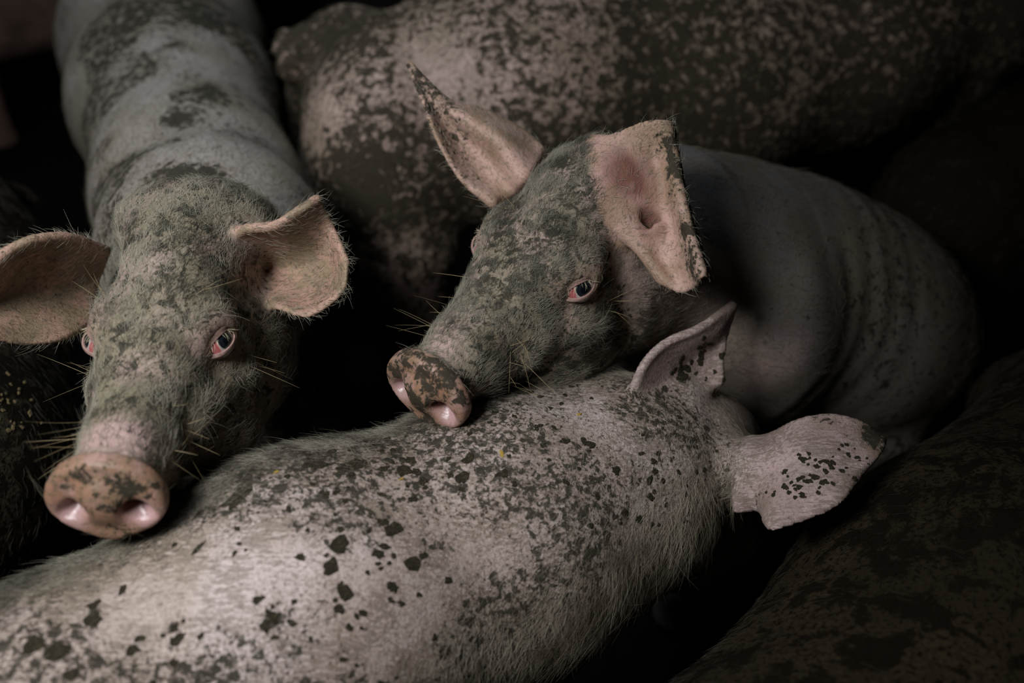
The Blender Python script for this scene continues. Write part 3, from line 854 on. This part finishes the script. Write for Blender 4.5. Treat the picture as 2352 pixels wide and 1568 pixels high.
for c_, s_, n_, r0_, r1_ in (((0.3186,0.7229,0.6780), (0.012, 0.010, 0.012), 40, 0.0016, 0.0042), ((0.3103,0.6947,0.6755), (0.022, 0.008, 0.008), 34, 0.0014, 0.0040), ((0.3634,0.7357,0.6778), (0.014, 0.012, 0.014), 16, 0.0010, 0.003), ((0.1889,0.8505,0.6901), (0.010, 0.004, 0.009), 24, 0.0026, 0.0055), ((0.2183,0.8681,0.7033), (0.010, 0.004, 0.012), 16, 0.0022, 0.0050), ((0.2141,0.8569,0.6743), (0.02, 0.004, 0.006), 8, 0.0016, 0.0035)):
    C_FL += cluster(rc, c_, s_, n_, r0_, r1_)

# ================================================================= pig in the foreground, seen along its back, head away to the right
C_SP = [(-0.62, 0.30, 0.55, 0.125), (-0.42, 0.46, 0.565, 0.150), (-0.21, 0.60, 0.567, 0.170), (0.00, 0.725, 0.565, 0.147), (0.125, 0.795, 0.567, 0.116), (0.205, 0.84, 0.56, 0.090)]
HC = Head((0.305, 0.905, 0.45), (0.58, 0.34, -0.74), 0.0, 0.93)
C_EARL = ear_cloud([
    [(0.1328,0.8074,0.7009), (0.1601,0.8282,0.6790), (0.1906,0.8435,0.6661), (0.2201,0.8531,0.6620), (0.2430,0.8589,0.6690)],
    [(0.1481,0.8281,0.7256), (0.1749,0.8463,0.7006), (0.1981,0.8596,0.6854), (0.2252,0.8677,0.6795), (0.2445,0.8720,0.6846)],
    [(0.1742,0.8500,0.7361), (0.1922,0.8605,0.7176), (0.2132,0.8742,0.7027), (0.2328,0.8834,0.6981), (0.2475,0.8857,0.7009)],
    [(0.2125,0.8680,0.7421), (0.2218,0.8733,0.7327), (0.2313,0.8794,0.7245), (0.2409,0.8881,0.7193), (0.2516,0.8981,0.7156)],
    [(0.2522,0.9002,0.7493), (0.2532,0.9002,0.7493), (0.2542,0.8999,0.7489), (0.2575,0.9075,0.7424), (0.2585,0.9071,0.7420)]], rim0=0.0055, base=0.007)
C_EARR = ear_cloud([
    [(0.2689,0.7862,0.6445), (0.2578,0.7620,0.6468), (0.2507,0.7428,0.6395), (0.2456,0.7238,0.6324), (0.2451,0.7117,0.6180)],
    [(0.2884,0.7893,0.6483), (0.2760,0.7550,0.6541), (0.2701,0.7344,0.6451), (0.2662,0.7156,0.6382), (0.2662,0.7042,0.6246)],
    [(0.3146,0.7858,0.6751), (0.3060,0.7457,0.6741), (0.2934,0.7140,0.6675), (0.2765,0.6831,0.6617), (0.2614,0.6528,0.6567)],
    [(0.3506,0.7898,0.6799), (0.3411,0.7487,0.6776), (0.3262,0.7136,0.6747), (0.3103,0.6889,0.6686), (0.2932,0.6579,0.6628)],
    [(0.3843,0.7851,0.6744), (0.3750,0.7572,0.6722), (0.3624,0.7298,0.6707), (0.3497,0.7043,0.6714), (0.3341,0.6756,0.6683)],
    [(0.4108,0.7734,0.6604), (0.4061,0.7642,0.6650), (0.3995,0.7527,0.6668), (0.3893,0.7397,0.6669), (0.3750,0.7238,0.6635)]])

def body_c(p):
    d = chain(p, C_SP, 0.06)
    d = smin(d, rcone(p, (0.215, 0.85, 0.575), (0.2609,0.7514,0.6265), 0.040, 0.024), 0.03)
    d = smin(d, rcone(p, (0.20, 0.86, 0.58), (0.1948,0.8492,0.6574), 0.04, 0.022), 0.03)
    for t, f in (((0.01, 0.68, 0.45), (0.02, 0.66, 0)), ((-0.05, 0.80, 0.45), (-0.05, 0.82, 0)), ((-0.55, 0.22, 0.5), (-0.6, 0.18, 0)), ((-0.68, 0.42, 0.5), (-0.74, 0.42, 0))):
        d = smin(d, leg(p, t, f), 0.05)
    return d

def skin_c(I):
    V, q, N = I['V'], I['q'], I['N']
    n = len(V)
    nz = fbm(V, 11, 3)
    col = lerp(np.repeat(A(0.64, 0.525, 0.505)[None], n, 0), A(0.55, 0.44, 0.395), sstep(0.38, 0.62, nz))
    rd = np.clip(gauss(V, [(-0.1811,0.4755,0.6632,0.02,0.9), (-0.2505,0.6063,0.7257,0.012,0.5), (-0.1313,0.5846,0.6688,0.014,0.5)]), 0, 1)
    col = lerp(col, A(0.42, 0.15, 0.12), rd)
    mud = 0.29 + 0.16 * sstep(0.42, 0.65, fbm(V + 5, 11, 3)) + gauss(V, [
        (-0.0800,0.7335,0.7063,0.06,0.10), (0.0343,0.7328,0.6742,0.08,0.12), (0.1530,0.7314,0.6415,0.07,0.14), (0.0776,0.6678,0.6591,0.05,0.08), (0.2076,0.7900,0.6490,0.06,0.12),
        (-0.1680,0.6515,0.7173,0.035,0.26), (-0.2505,0.6089,0.7288,0.02,0.2), (-0.1108,0.6593,0.6956,0.03,0.25), (-0.0507,0.6660,0.6880,0.05,0.20), (-0.1692,0.5749,0.6884,0.035,0.25), (-0.1271,0.5980,0.6847,0.025,0.28),
        (-0.1775,0.5227,0.6883,0.04,0.18), (-0.2001,0.4914,0.6821,0.05,0.14), (-0.1022,0.6087,0.6974,0.03,0.10), (-0.1595,0.6596,0.7271,0.05,0.12), (-0.3930,0.4701,0.7345,0.03,0.20), (-0.3499,0.4631,0.7263,0.03,0.16), (-0.2744,0.4548,0.7007,0.04,0.14), (-0.2438,0.4849,0.7055,0.03,0.10), (-0.0309,0.5305,0.6354,0.07,0.12)])
    for (fx, fy, fz, fr, fa, fg) in C_FL:
        if fr > 0.0042:
            dd = np.linalg.norm(V - A(fx, fy, fz), axis=1); mm = dd < fr * 3
            mud[mm] += 0.34 * np.exp(-(dd[mm] / (fr * 1.5)) ** 2)
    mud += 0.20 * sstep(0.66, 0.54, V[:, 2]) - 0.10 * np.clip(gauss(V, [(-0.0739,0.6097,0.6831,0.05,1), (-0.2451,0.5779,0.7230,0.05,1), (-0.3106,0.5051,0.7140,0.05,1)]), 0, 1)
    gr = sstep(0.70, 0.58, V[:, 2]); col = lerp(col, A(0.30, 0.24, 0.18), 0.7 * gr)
    sp = np.exp(-(((V - A(-0.2, 0.68, 0.0)) @ nrm(A(-0.53, 0.82, 0))) / 0.055) ** 2) * sstep(0.66, 0.70, V[:, 2])
    col = lerp(col, A(0.27, 0.215, 0.145), 0.62 * sp * sstep(0.3, 0.6, fbm(V, 30, 3))); mud += 0.12 * sp
    e = I['ear']
    col = lerp(col, lerp(np.repeat(A(0.52, 0.38, 0.37)[None], n, 0), A(0.44, 0.34, 0.32), sstep(0.4, 0.6, fbm(V, 25, 2))), e)
    col = lerp(col, A(0.22, 0.145, 0.085), 0.8 * e * np.clip(gauss(V, [(0.3975,0.7673,0.6687,0.024,1.5), (0.3891,0.7466,0.6596,0.014,1.0), (0.3403,0.7780,0.6815,0.018,0.6), (0.2701,0.6868,0.6505,0.02,0.7), (0.2593,0.7412,0.6376,0.02,0.5), (0.2783,0.6635,0.6539,0.012,0.5), (0.3497,0.6985,0.6645,0.015,0.5)]) * (0.4 + 1.2 * fbm(V, 90, 3)), 0, 1))
    em = 0.25 + gauss(V, [(0.3951,0.7658,0.6668,0.022,0.42), (0.3419,0.7831,0.6798,0.02,0.22), (0.2707,0.7059,0.6422,0.02,0.18), (0.3565,0.6985,0.6645,0.02,0.2)])
    mud = np.minimum(mud, 0.50)
    mud = mud * (1 - e) + e * em
    return col, mud, 0.12 * (1 - e) * sstep(0.70, 0.74, V[:, 2]), (1 - e, e)

def dir_c(P, N):
    back = A(-0.82, -0.53, 0.0)
    down = A(0, 0, -0.9)
    s = sstep(0.72, 0.60, P[:, 2])[:, None]
    return nrm(back * (1 - 0.55 * s) + down * s)
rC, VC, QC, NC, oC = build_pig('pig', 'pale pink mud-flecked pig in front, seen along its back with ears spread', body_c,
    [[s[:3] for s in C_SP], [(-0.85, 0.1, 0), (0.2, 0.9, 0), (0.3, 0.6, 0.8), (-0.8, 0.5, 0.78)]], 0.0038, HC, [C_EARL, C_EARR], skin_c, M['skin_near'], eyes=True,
    hairs=[dict(dens=lambda i, d: d[0] * (i['V'][:, 2] > 0.45) * (1 - sstep(0.235, 0.262, i['V'][:, 0]) * (i['V'][:, 1] > 0.83)) * (0.45 + sstep(0.69, 0.58, i['V'][:, 2]) + sstep(-0.1, 0.15, i['V'][:, 0])), n=80000, dir=dir_c, len=lambda P: 0.013 + 0.008 * sstep(0.71, 0.6, P[:, 2]), rad=0.00012, mat=M['back_hair'], lift=0.16),
           dict(dens=lambda i, d: d[0] * np.exp(-(((i['V'] - A(-0.2, 0.70, 0.0)) @ nrm(A(-0.53, 0.82, 0))) / 0.045) ** 2) * (i['V'][:, 2] > 0.67) * (i['V'][:, 0] < 0.2), n=16000, dir=dir_c, len=lambda P: 0.014 + 0 * P[:, 0], rad=0.00015, tint=lambda P, t: 0.65 * t, mat=M['face_hair'], lift=0.42, jitter=0.6)])

# dried flakes of mud that stand off the skin, each a piece of its own
def flakes(rt, V, N, Q, org, spots, seed=3, mat=None, name='mud_flake', thick=0.0009):
    rng = np.random.default_rng(seed)
    bvh = BVHTree.FromPolygons(V.tolist(), Q.tolist())
    for (x, y, z, rad, asp, ang) in spots:
        hit = bvh.find_nearest(Vector((x, y, z)))
        if hit[0] is None: continue
        c = A(*hit[0]); n = A(*hit[1])
        t = nrm(np.cross(n, A(0.3, -0.5, 0.8))); bt = np.cross(n, t)
        t, bt = math.cos(ang) * t + math.sin(ang) * bt, -math.sin(ang) * t + math.cos(ang) * bt
        m = int(rng.integers(8, 14))
        th = (np.arange(m) + rng.uniform(-0.3, 0.3, m)) * 2 * math.pi / m
        rr = rad * rng.uniform(0.55, 1.2, m)
        ring = []; top = []
        for a_, r_ in zip(th, rr):
            p = c + t * math.cos(a_) * r_ * asp + bt * math.sin(a_) * r_
            h2 = bvh.find_nearest(Vector(p))
            q_, n_ = A(*h2[0]), A(*h2[1])
            ring.append(q_ - n_ * 0.0006)
            qi = q_ + (c - q_) * 0.16
            top.append(qi + n_ * thick * rng.uniform(0.6, 1.3))
        vs = np.array(ring + top + [c + n * thick * 1.2]) - c
        fs = []
        for i_ in range(m):
            j_ = (i_ + 1) % m
            fs += [(i_, j_, m + j_, m + i_), (m + i_, m + j_, 2 * m)]
        me = bpy.data.meshes.new(name); me.from_pydata(vs.tolist(), [], fs); me.update()
        o = child(name, me, rt, mat)
        o.location = c - org

flakes(rC, VC, NC, QC, oC, C_FL, 5, M['flake'])

S_FL = [(-0.0131,0.6970,0.6782,0.0028,2.0,1.2), (0.0674,0.7592,0.6902,0.002,2.2,0.3), (-0.1167,0.6477,0.6895,0.0016,2.0,0.8), (-0.2238,0.6414,0.7287,0.0018,2.4,0.2)]
flakes(rC, VC, NC, QC, oC, S_FL, 8, M['straw'], 'straw_bit')

def whiskers(head, rt, org, seed=1):
    rng = np.random.default_rng(seed)
    P = []; D = []; L = []
    for sd in (1, -1):
        for (x, y, z, sx, sy, sz, n, dx, dy, dz, l) in ((0.115, 0.046, -0.012, 0.03, 0.004, 0.012, 10, 0.25, 1.0, 0.35, 0.032), (0.13, 0.036, -0.058, 0.03, 0.004, 0.008, 6, 0.2, 0.8, -0.4, 0.026), (-0.012, 0.050, 0.046, 0.012, 0.004, 0.004, 3, -0.1, 0.8, 0.7, 0.036), (-0.01, 0.085, -0.05, 0.02, 0.004, 0.015, 6, -0.2, 1.0, 0.0, 0.034)):
            for _ in range(n):
                P.append((x + rng.normal() * sx * 0.6, sd * (y + rng.normal() * sy), z + rng.normal() * sz)); D.append((dx + rng.normal() * 0.2, sd * dy, dz + rng.normal() * 0.25)); L.append(l * rng.uniform(0.7, 2.0))
    P = np.array(P); D = np.array(D); L = np.array(L)
    for _ in range(4):                                   # pull the roots on to the skin
        d0 = head_sdf(P); g = np.stack([(head_sdf(P + e * 1e-3) - d0) / 1e-3 for e in np.eye(3)], 1); P = P - d0[:, None] * nrm(g)
    Pw = head.wld(P); Dw = nrm(head.vec(D))
    hair_object('whiskers', Pw, Dw, Dw + 0.01, L, 0.00019, rt, M['whisker'], org, rng, lift=2.0, curl=0.05, jitter=0.45, tint=rng.random(len(P)))

whiskers(HA, rA, oA, 4)
whiskers(HB, rB, oB, 9)

# ================================================================= big pig behind, rump to the left
D_SP = [(-0.18, 1.62, 0.61, 0.19), (0.02, 1.68, 0.62, 0.225), (0.35, 1.79, 0.62, 0.215), (0.65, 1.90, 0.645, 0.20), (0.92, 2.02, 0.67, 0.165), (1.08, 2.08, 0.68, 0.14)]
HD = Head((1.22, 2.15, 0.62), (0.85, 0.42, -0.35), 0.0, 1.1)
D_EAR = ear_cloud([
    [(0.7731,1.9728,0.6896), (0.7632,1.9100,0.6614), (0.7606,1.8577,0.6303), (0.7665,1.8276,0.5943)],
    [(0.8304,1.9653,0.7274), (0.8177,1.8766,0.6839), (0.8134,1.8250,0.6535), (0.8134,1.7917,0.6138)],
    [(0.9079,1.9653,0.7274), (0.8983,1.9027,0.6995), (0.8891,1.8561,0.6750), (0.8865,1.8237,0.6364)],
    [(1.0077,1.9865,0.7370), (0.9976,1.9444,0.7180), (0.9882,1.9180,0.7021), (0.9797,1.8961,0.6760)]], base=0.01)

def body_d(p):
    d = chain(p, D_SP, 0.07)
    d = smin(d, ell(p, (-0.228, 1.51, 0.545), (0.130, 0.13, 0.20)), 0.06)            # near ham
    d = smin(d, ell(p, (-0.30, 1.76, 0.56), (0.13, 0.12, 0.20)), 0.06)
    d = smin(d, rcone(p, (-0.3432,1.7275,0.7084), (-0.4101,1.7325,0.7144), 0.032, 0.014), 0.03)       # tail root
    d = smin(d, rcone(p, (-0.4101,1.7325,0.7144), (-0.4226,1.7093,0.7023), 0.014, 0.010), 0.01)
    d = smin(d, ell(p, (-0.3923,1.6807,0.6838), (0.03, 0.03, 0.035)), 0.02)
    for t, f in (((-0.19, 1.47, 0.42), (-0.16, 1.45, 0)), ((-0.22, 1.78, 0.42), (-0.22, 1.8, 0)), ((0.90, 1.96, 0.52), (0.92, 1.98, 0)), ((0.78, 2.10, 0.5), (0.78, 2.12, 0))):
        d = smin(d, leg(p, t, f, 0.09), 0.06)
    d = smin(d, ell(p, (0.74, 1.85, 0.60), (0.10, 0.07, 0.16)), 0.04)               # shoulder blade
    return d

def skin_d(I):
    V, N = I['V'], I['N']
    n = len(V)
    nz = fbm(V, 8, 3)
    col = lerp(np.repeat(A(0.52, 0.37, 0.32)[None], n, 0), A(0.38, 0.28, 0.22), sstep(0.35, 0.65, nz))
    mud = 0.525 + 0.09 * sstep(0.15, 0.6, V[:, 0]) + 0.26 * (fbm(V + 2, 6, 2) - 0.5) + gauss(V, [(-0.1176,1.5115,0.7310,0.07,-0.17), (-0.2947,1.4796,0.6930,0.06,-0.08), (-0.1786,1.5768,0.7466,0.06,-0.06), (0.4779,1.6507,0.6481,0.06,-0.2), (0.6513,1.8421,0.6895,0.08,-0.3), (-0.3806,1.6241,0.7097,0.03,-0.25),  # besides real mud, extra mud towards the head stands in for fading light
        (-0.2252,1.3720,0.6270,0.10,0.12), (-0.3129,1.6676,0.7615,0.08,0.10), (0.1665,1.5574,0.6613,0.10,0.06), (0.3244,1.5688,0.5971,0.12,0.05), (-0.1630,1.3720,0.6270,0.05,-0.16), (-0.1871,1.3024,0.5907,0.05,-0.08), (0.0933,1.6241,0.7097,0.1,-0.06)])
    pk = np.clip(gauss(V, [(-0.3790,1.6193,0.7039,0.035,0.9)]), 0, 1)
    col = lerp(col, A(0.42, 0.20, 0.17), pk)
    e = I['ear']
    col = lerp(col, A(0.36, 0.27, 0.26), e); mud = mud * (1 - e) + 0.40 * e
    return col, mud, 0 * mud, (1 - e,)
build_pig('pig', 'large pig standing behind, its mud-caked rump and tail root turned to the left', body_d,
    [[s[:3] for s in D_SP], [(-0.45, 1.4, 0), (1.0, 2.3, 0.9), (-0.4, 1.95, 0.86), (0.3, 1.5, 0.8)]], 0.0062, HD, [D_EAR], skin_d, M['skin_far'], eyes=False,
    hairs=[dict(dens=lambda i, d: d[0] * (i['V'][:, 2] > 0.45), n=9000, dir=lambda P, N: np.repeat(A(-0.8, -0.3, -0.4)[None], len(P), 0), len=lambda P: 0.016 + 0 * P[:, 0], rad=0.0004, mat=M['dark_hair'], lift=0.25)])

# ================================================================= dark mud-coated pigs crowding round
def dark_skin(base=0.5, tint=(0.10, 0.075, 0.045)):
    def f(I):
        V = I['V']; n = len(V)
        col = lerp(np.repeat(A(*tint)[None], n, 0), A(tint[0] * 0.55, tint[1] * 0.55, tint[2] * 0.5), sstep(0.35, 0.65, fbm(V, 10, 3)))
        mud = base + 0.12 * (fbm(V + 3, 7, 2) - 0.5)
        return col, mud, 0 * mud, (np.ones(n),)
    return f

def plain_pig(label, sp, head, legs, ears, h=0.008, base=0.5, tint=(0.10, 0.075, 0.045), hair=4000, hdir=(0, 0, -1), rad=0.0004, mat=None):
    def body(p):
        d = chain(p, sp, 0.07)
        for t, f in legs: d = smin(d, leg(p, t, f, 0.085), 0.05)
        return d
    r = max(s[3] for s in sp)
    box = [[(s[0] - s[3], s[1] - s[3], 0.0) for s in sp], [(s[0] + s[3], s[1] + s[3], s[2] + s[3]) for s in sp]]
    clouds = []
    for nets in ears: clouds.append(nets)
    return build_pig('pig', label, body, box, h, head, clouds, dark_skin(base, tint), mat or M['skin_mud'], eyes=False,
        hairs=[dict(dens=lambda i, d: d[0] * (i['V'][:, 2] > 0.4), n=hair, dir=lambda P, N: np.repeat(A(*hdir)[None], len(P), 0), len=lambda P: 0.014 + 0 * P[:, 0], rad=rad, mat=M['black_hair'], lift=0.25)])

def simple_ears(head, droop=0.3, n=50):
    out = []
    for sd in (1, -1):
        net = []
        for t in (0, 0.33, 0.66, 1.0):
            w = [0.045, 0.06, 0.045, 0.006][int(round(t * 3))]
            c = A(-0.12 - 0.02 * t, sd * (0.075 + 0.13 * t), 0.045 + 0.05 * t - droop * 0.18 * t * t)
            row = [c + A(w, 0, 0.01), c + A(w * 0.4, sd * 0.006, -0.012), c + A(-w * 0.4, sd * 0.006, -0.012), c + A(-w, 0, 0.005)]
            net.append([tuple(head.wld(r)) for r in row])
        out.append(ear_cloud(net, 0.008, 0.007, 0.012, n))
    return out

E_SP = [(0.05, 0.16, 0.47, 0.20), (0.25, 0.32, 0.475, 0.225), (0.55, 0.62, 0.455, 0.235), (0.89, 0.93, 0.43, 0.22), (1.05, 1.07, 0.44, 0.16)]
HE = Head((1.17, 1.22, 0.48), (0.75, 0.62, -0.2), 0, 1.1)
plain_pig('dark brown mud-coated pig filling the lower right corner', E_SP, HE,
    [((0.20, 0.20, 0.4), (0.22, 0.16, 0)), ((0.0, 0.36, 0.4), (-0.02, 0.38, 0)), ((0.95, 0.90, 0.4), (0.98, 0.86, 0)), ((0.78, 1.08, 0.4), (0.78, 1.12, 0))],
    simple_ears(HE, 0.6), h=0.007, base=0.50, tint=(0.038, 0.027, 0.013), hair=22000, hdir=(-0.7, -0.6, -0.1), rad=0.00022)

F_SP = [(-0.78, 0.70, 0.50, 0.14), (-0.77, 0.86, 0.515, 0.19), (-0.85, 1.08, 0.51, 0.19), (-0.95, 1.28, 0.52, 0.18), (-1.0, 1.42, 0.52, 0.14)]
HF = Head((-1.08, 1.52, 0.44), (-0.35, 0.8, -0.6), 0, 1.0)
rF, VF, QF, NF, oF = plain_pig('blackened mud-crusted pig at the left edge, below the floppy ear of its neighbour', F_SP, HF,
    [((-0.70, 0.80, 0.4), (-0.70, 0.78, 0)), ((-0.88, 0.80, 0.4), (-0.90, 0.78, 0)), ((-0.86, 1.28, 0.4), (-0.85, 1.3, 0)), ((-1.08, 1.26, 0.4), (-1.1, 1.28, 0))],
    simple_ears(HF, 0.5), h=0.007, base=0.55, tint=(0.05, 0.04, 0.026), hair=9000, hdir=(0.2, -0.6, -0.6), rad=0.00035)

M['crumb'] = flat_material('dry_bran_crumb', (0.13, 0.10, 0.05), 0.8, 0.5, 200, 0.4)
flakes(rF, VF, NF, QF, oF, cluster(np.random.default_rng(5), (-0.5563,0.8278,0.6941), (0.03, 0.05, 0.04), 90, 0.0010, 0.0032), 6, M['crumb'], 'bran_crumb', 0.0016)

G_SP = [(-0.82, 2.78, 0.53, 0.19), (-1.05, 2.68, 0.53, 0.215), (-1.40, 2.56, 0.53, 0.21), (-1.62, 2.50, 0.55, 0.16)]
HG = Head((-1.80, 2.42, 0.62), (-0.95, -0.2, -0.2), 0, 1.05)
plain_pig('dim brown pig far back in the upper left corner', G_SP, HG,
    [((-0.8, 2.6, 0.45), (-0.8, 2.58, 0)), ((-0.8, 2.84, 0.45), (-0.78, 2.86, 0)), ((-1.48, 2.38, 0.45), (-1.5, 2.36, 0)), ((-1.48, 2.62, 0.45), (-1.5, 2.64, 0))],
    simple_ears(HG, 0.5), h=0.010, base=0.12, tint=(0.34, 0.22, 0.18), hair=1500, hdir=(0.8, 0.2, -0.5), rad=0.0006)

H_SP = [(0.82, 1.54, 0.47, 0.155), (0.99, 1.61, 0.48, 0.18), (1.27, 1.74, 0.50, 0.185), (1.47, 1.82, 0.52, 0.15)]
HH = Head((1.62, 1.90, 0.53), (0.85, 0.4, -0.2), 0, 1.0)
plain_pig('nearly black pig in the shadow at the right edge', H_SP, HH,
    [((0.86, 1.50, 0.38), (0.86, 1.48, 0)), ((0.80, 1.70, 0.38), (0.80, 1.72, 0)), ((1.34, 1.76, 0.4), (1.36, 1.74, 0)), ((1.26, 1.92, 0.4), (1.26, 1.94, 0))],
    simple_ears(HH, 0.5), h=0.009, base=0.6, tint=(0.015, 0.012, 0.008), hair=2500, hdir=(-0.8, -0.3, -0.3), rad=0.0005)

# ================================================================= floor of the trailer
def floor_mesh():
    n = 90
    xs = np.linspace(-2.6, 2.6, n); ys = np.linspace(-0.6, 3.6, n)
    X, Y = np.meshgrid(xs, ys, indexing='ij')
    P = np.stack([X.ravel(), Y.ravel(), np.zeros(n * n)], 1)
    P[:, 2] = -0.006 + 0.008 * (fbm(P, 9, 3) - 0.5)
    i = np.arange(n * n).reshape(n, n)
    Q = np.stack([i[:-1, :-1].ravel(), i[1:, :-1].ravel(), i[1:, 1:].ravel(), i[:-1, 1:].ravel()], 1)
    return mesh_from('floor', P, Q)
fl = child('floor', floor_mesh(), None, M['floor'])
fl['kind'] = 'structure'

def panel_wall(name, a, b_, z1):
    """corrugated steel side of the trailer"""
    a = np.array(a); b2 = np.array(b_); n = 140
    t = np.linspace(0, 1, n); d = b2 - a; L = np.linalg.norm(d); nn = A(-d[1], d[0]) / L
    w = 0.018 * np.clip(2.2 * np.sin(t * L * 2 * np.pi / 0.22), -1, 1)
    xy = a + t[:, None] * d + w[:, None] * nn
    V = []
    for z in (-0.02, z1):
        V += [(p[0], p[1], z) for p in xy]
    V = np.array(V)
    for z in (z1, -0.02):
        V = np.concatenate([V, np.stack([(xy + nn * -0.03)[:, 0], (xy + nn * -0.03)[:, 1], np.full(n, z)], 1)])
    Q = []
    for r in range(4):
        r2 = (r + 1) % 4
        for i in range(n - 1): Q.append((r * n + i, r * n + i + 1, r2 * n + i + 1, r2 * n + i))
    o = child(name, mesh_from(name, V, np.array(Q), False), None, M['wall']); o['kind'] = 'structure'
panel_wall('wall_back', (-2.6, 3.4), (2.4, 3.4), 2.3)
panel_wall('wall_right', (2.4, 3.4), (2.4, -0.6), 2.3)
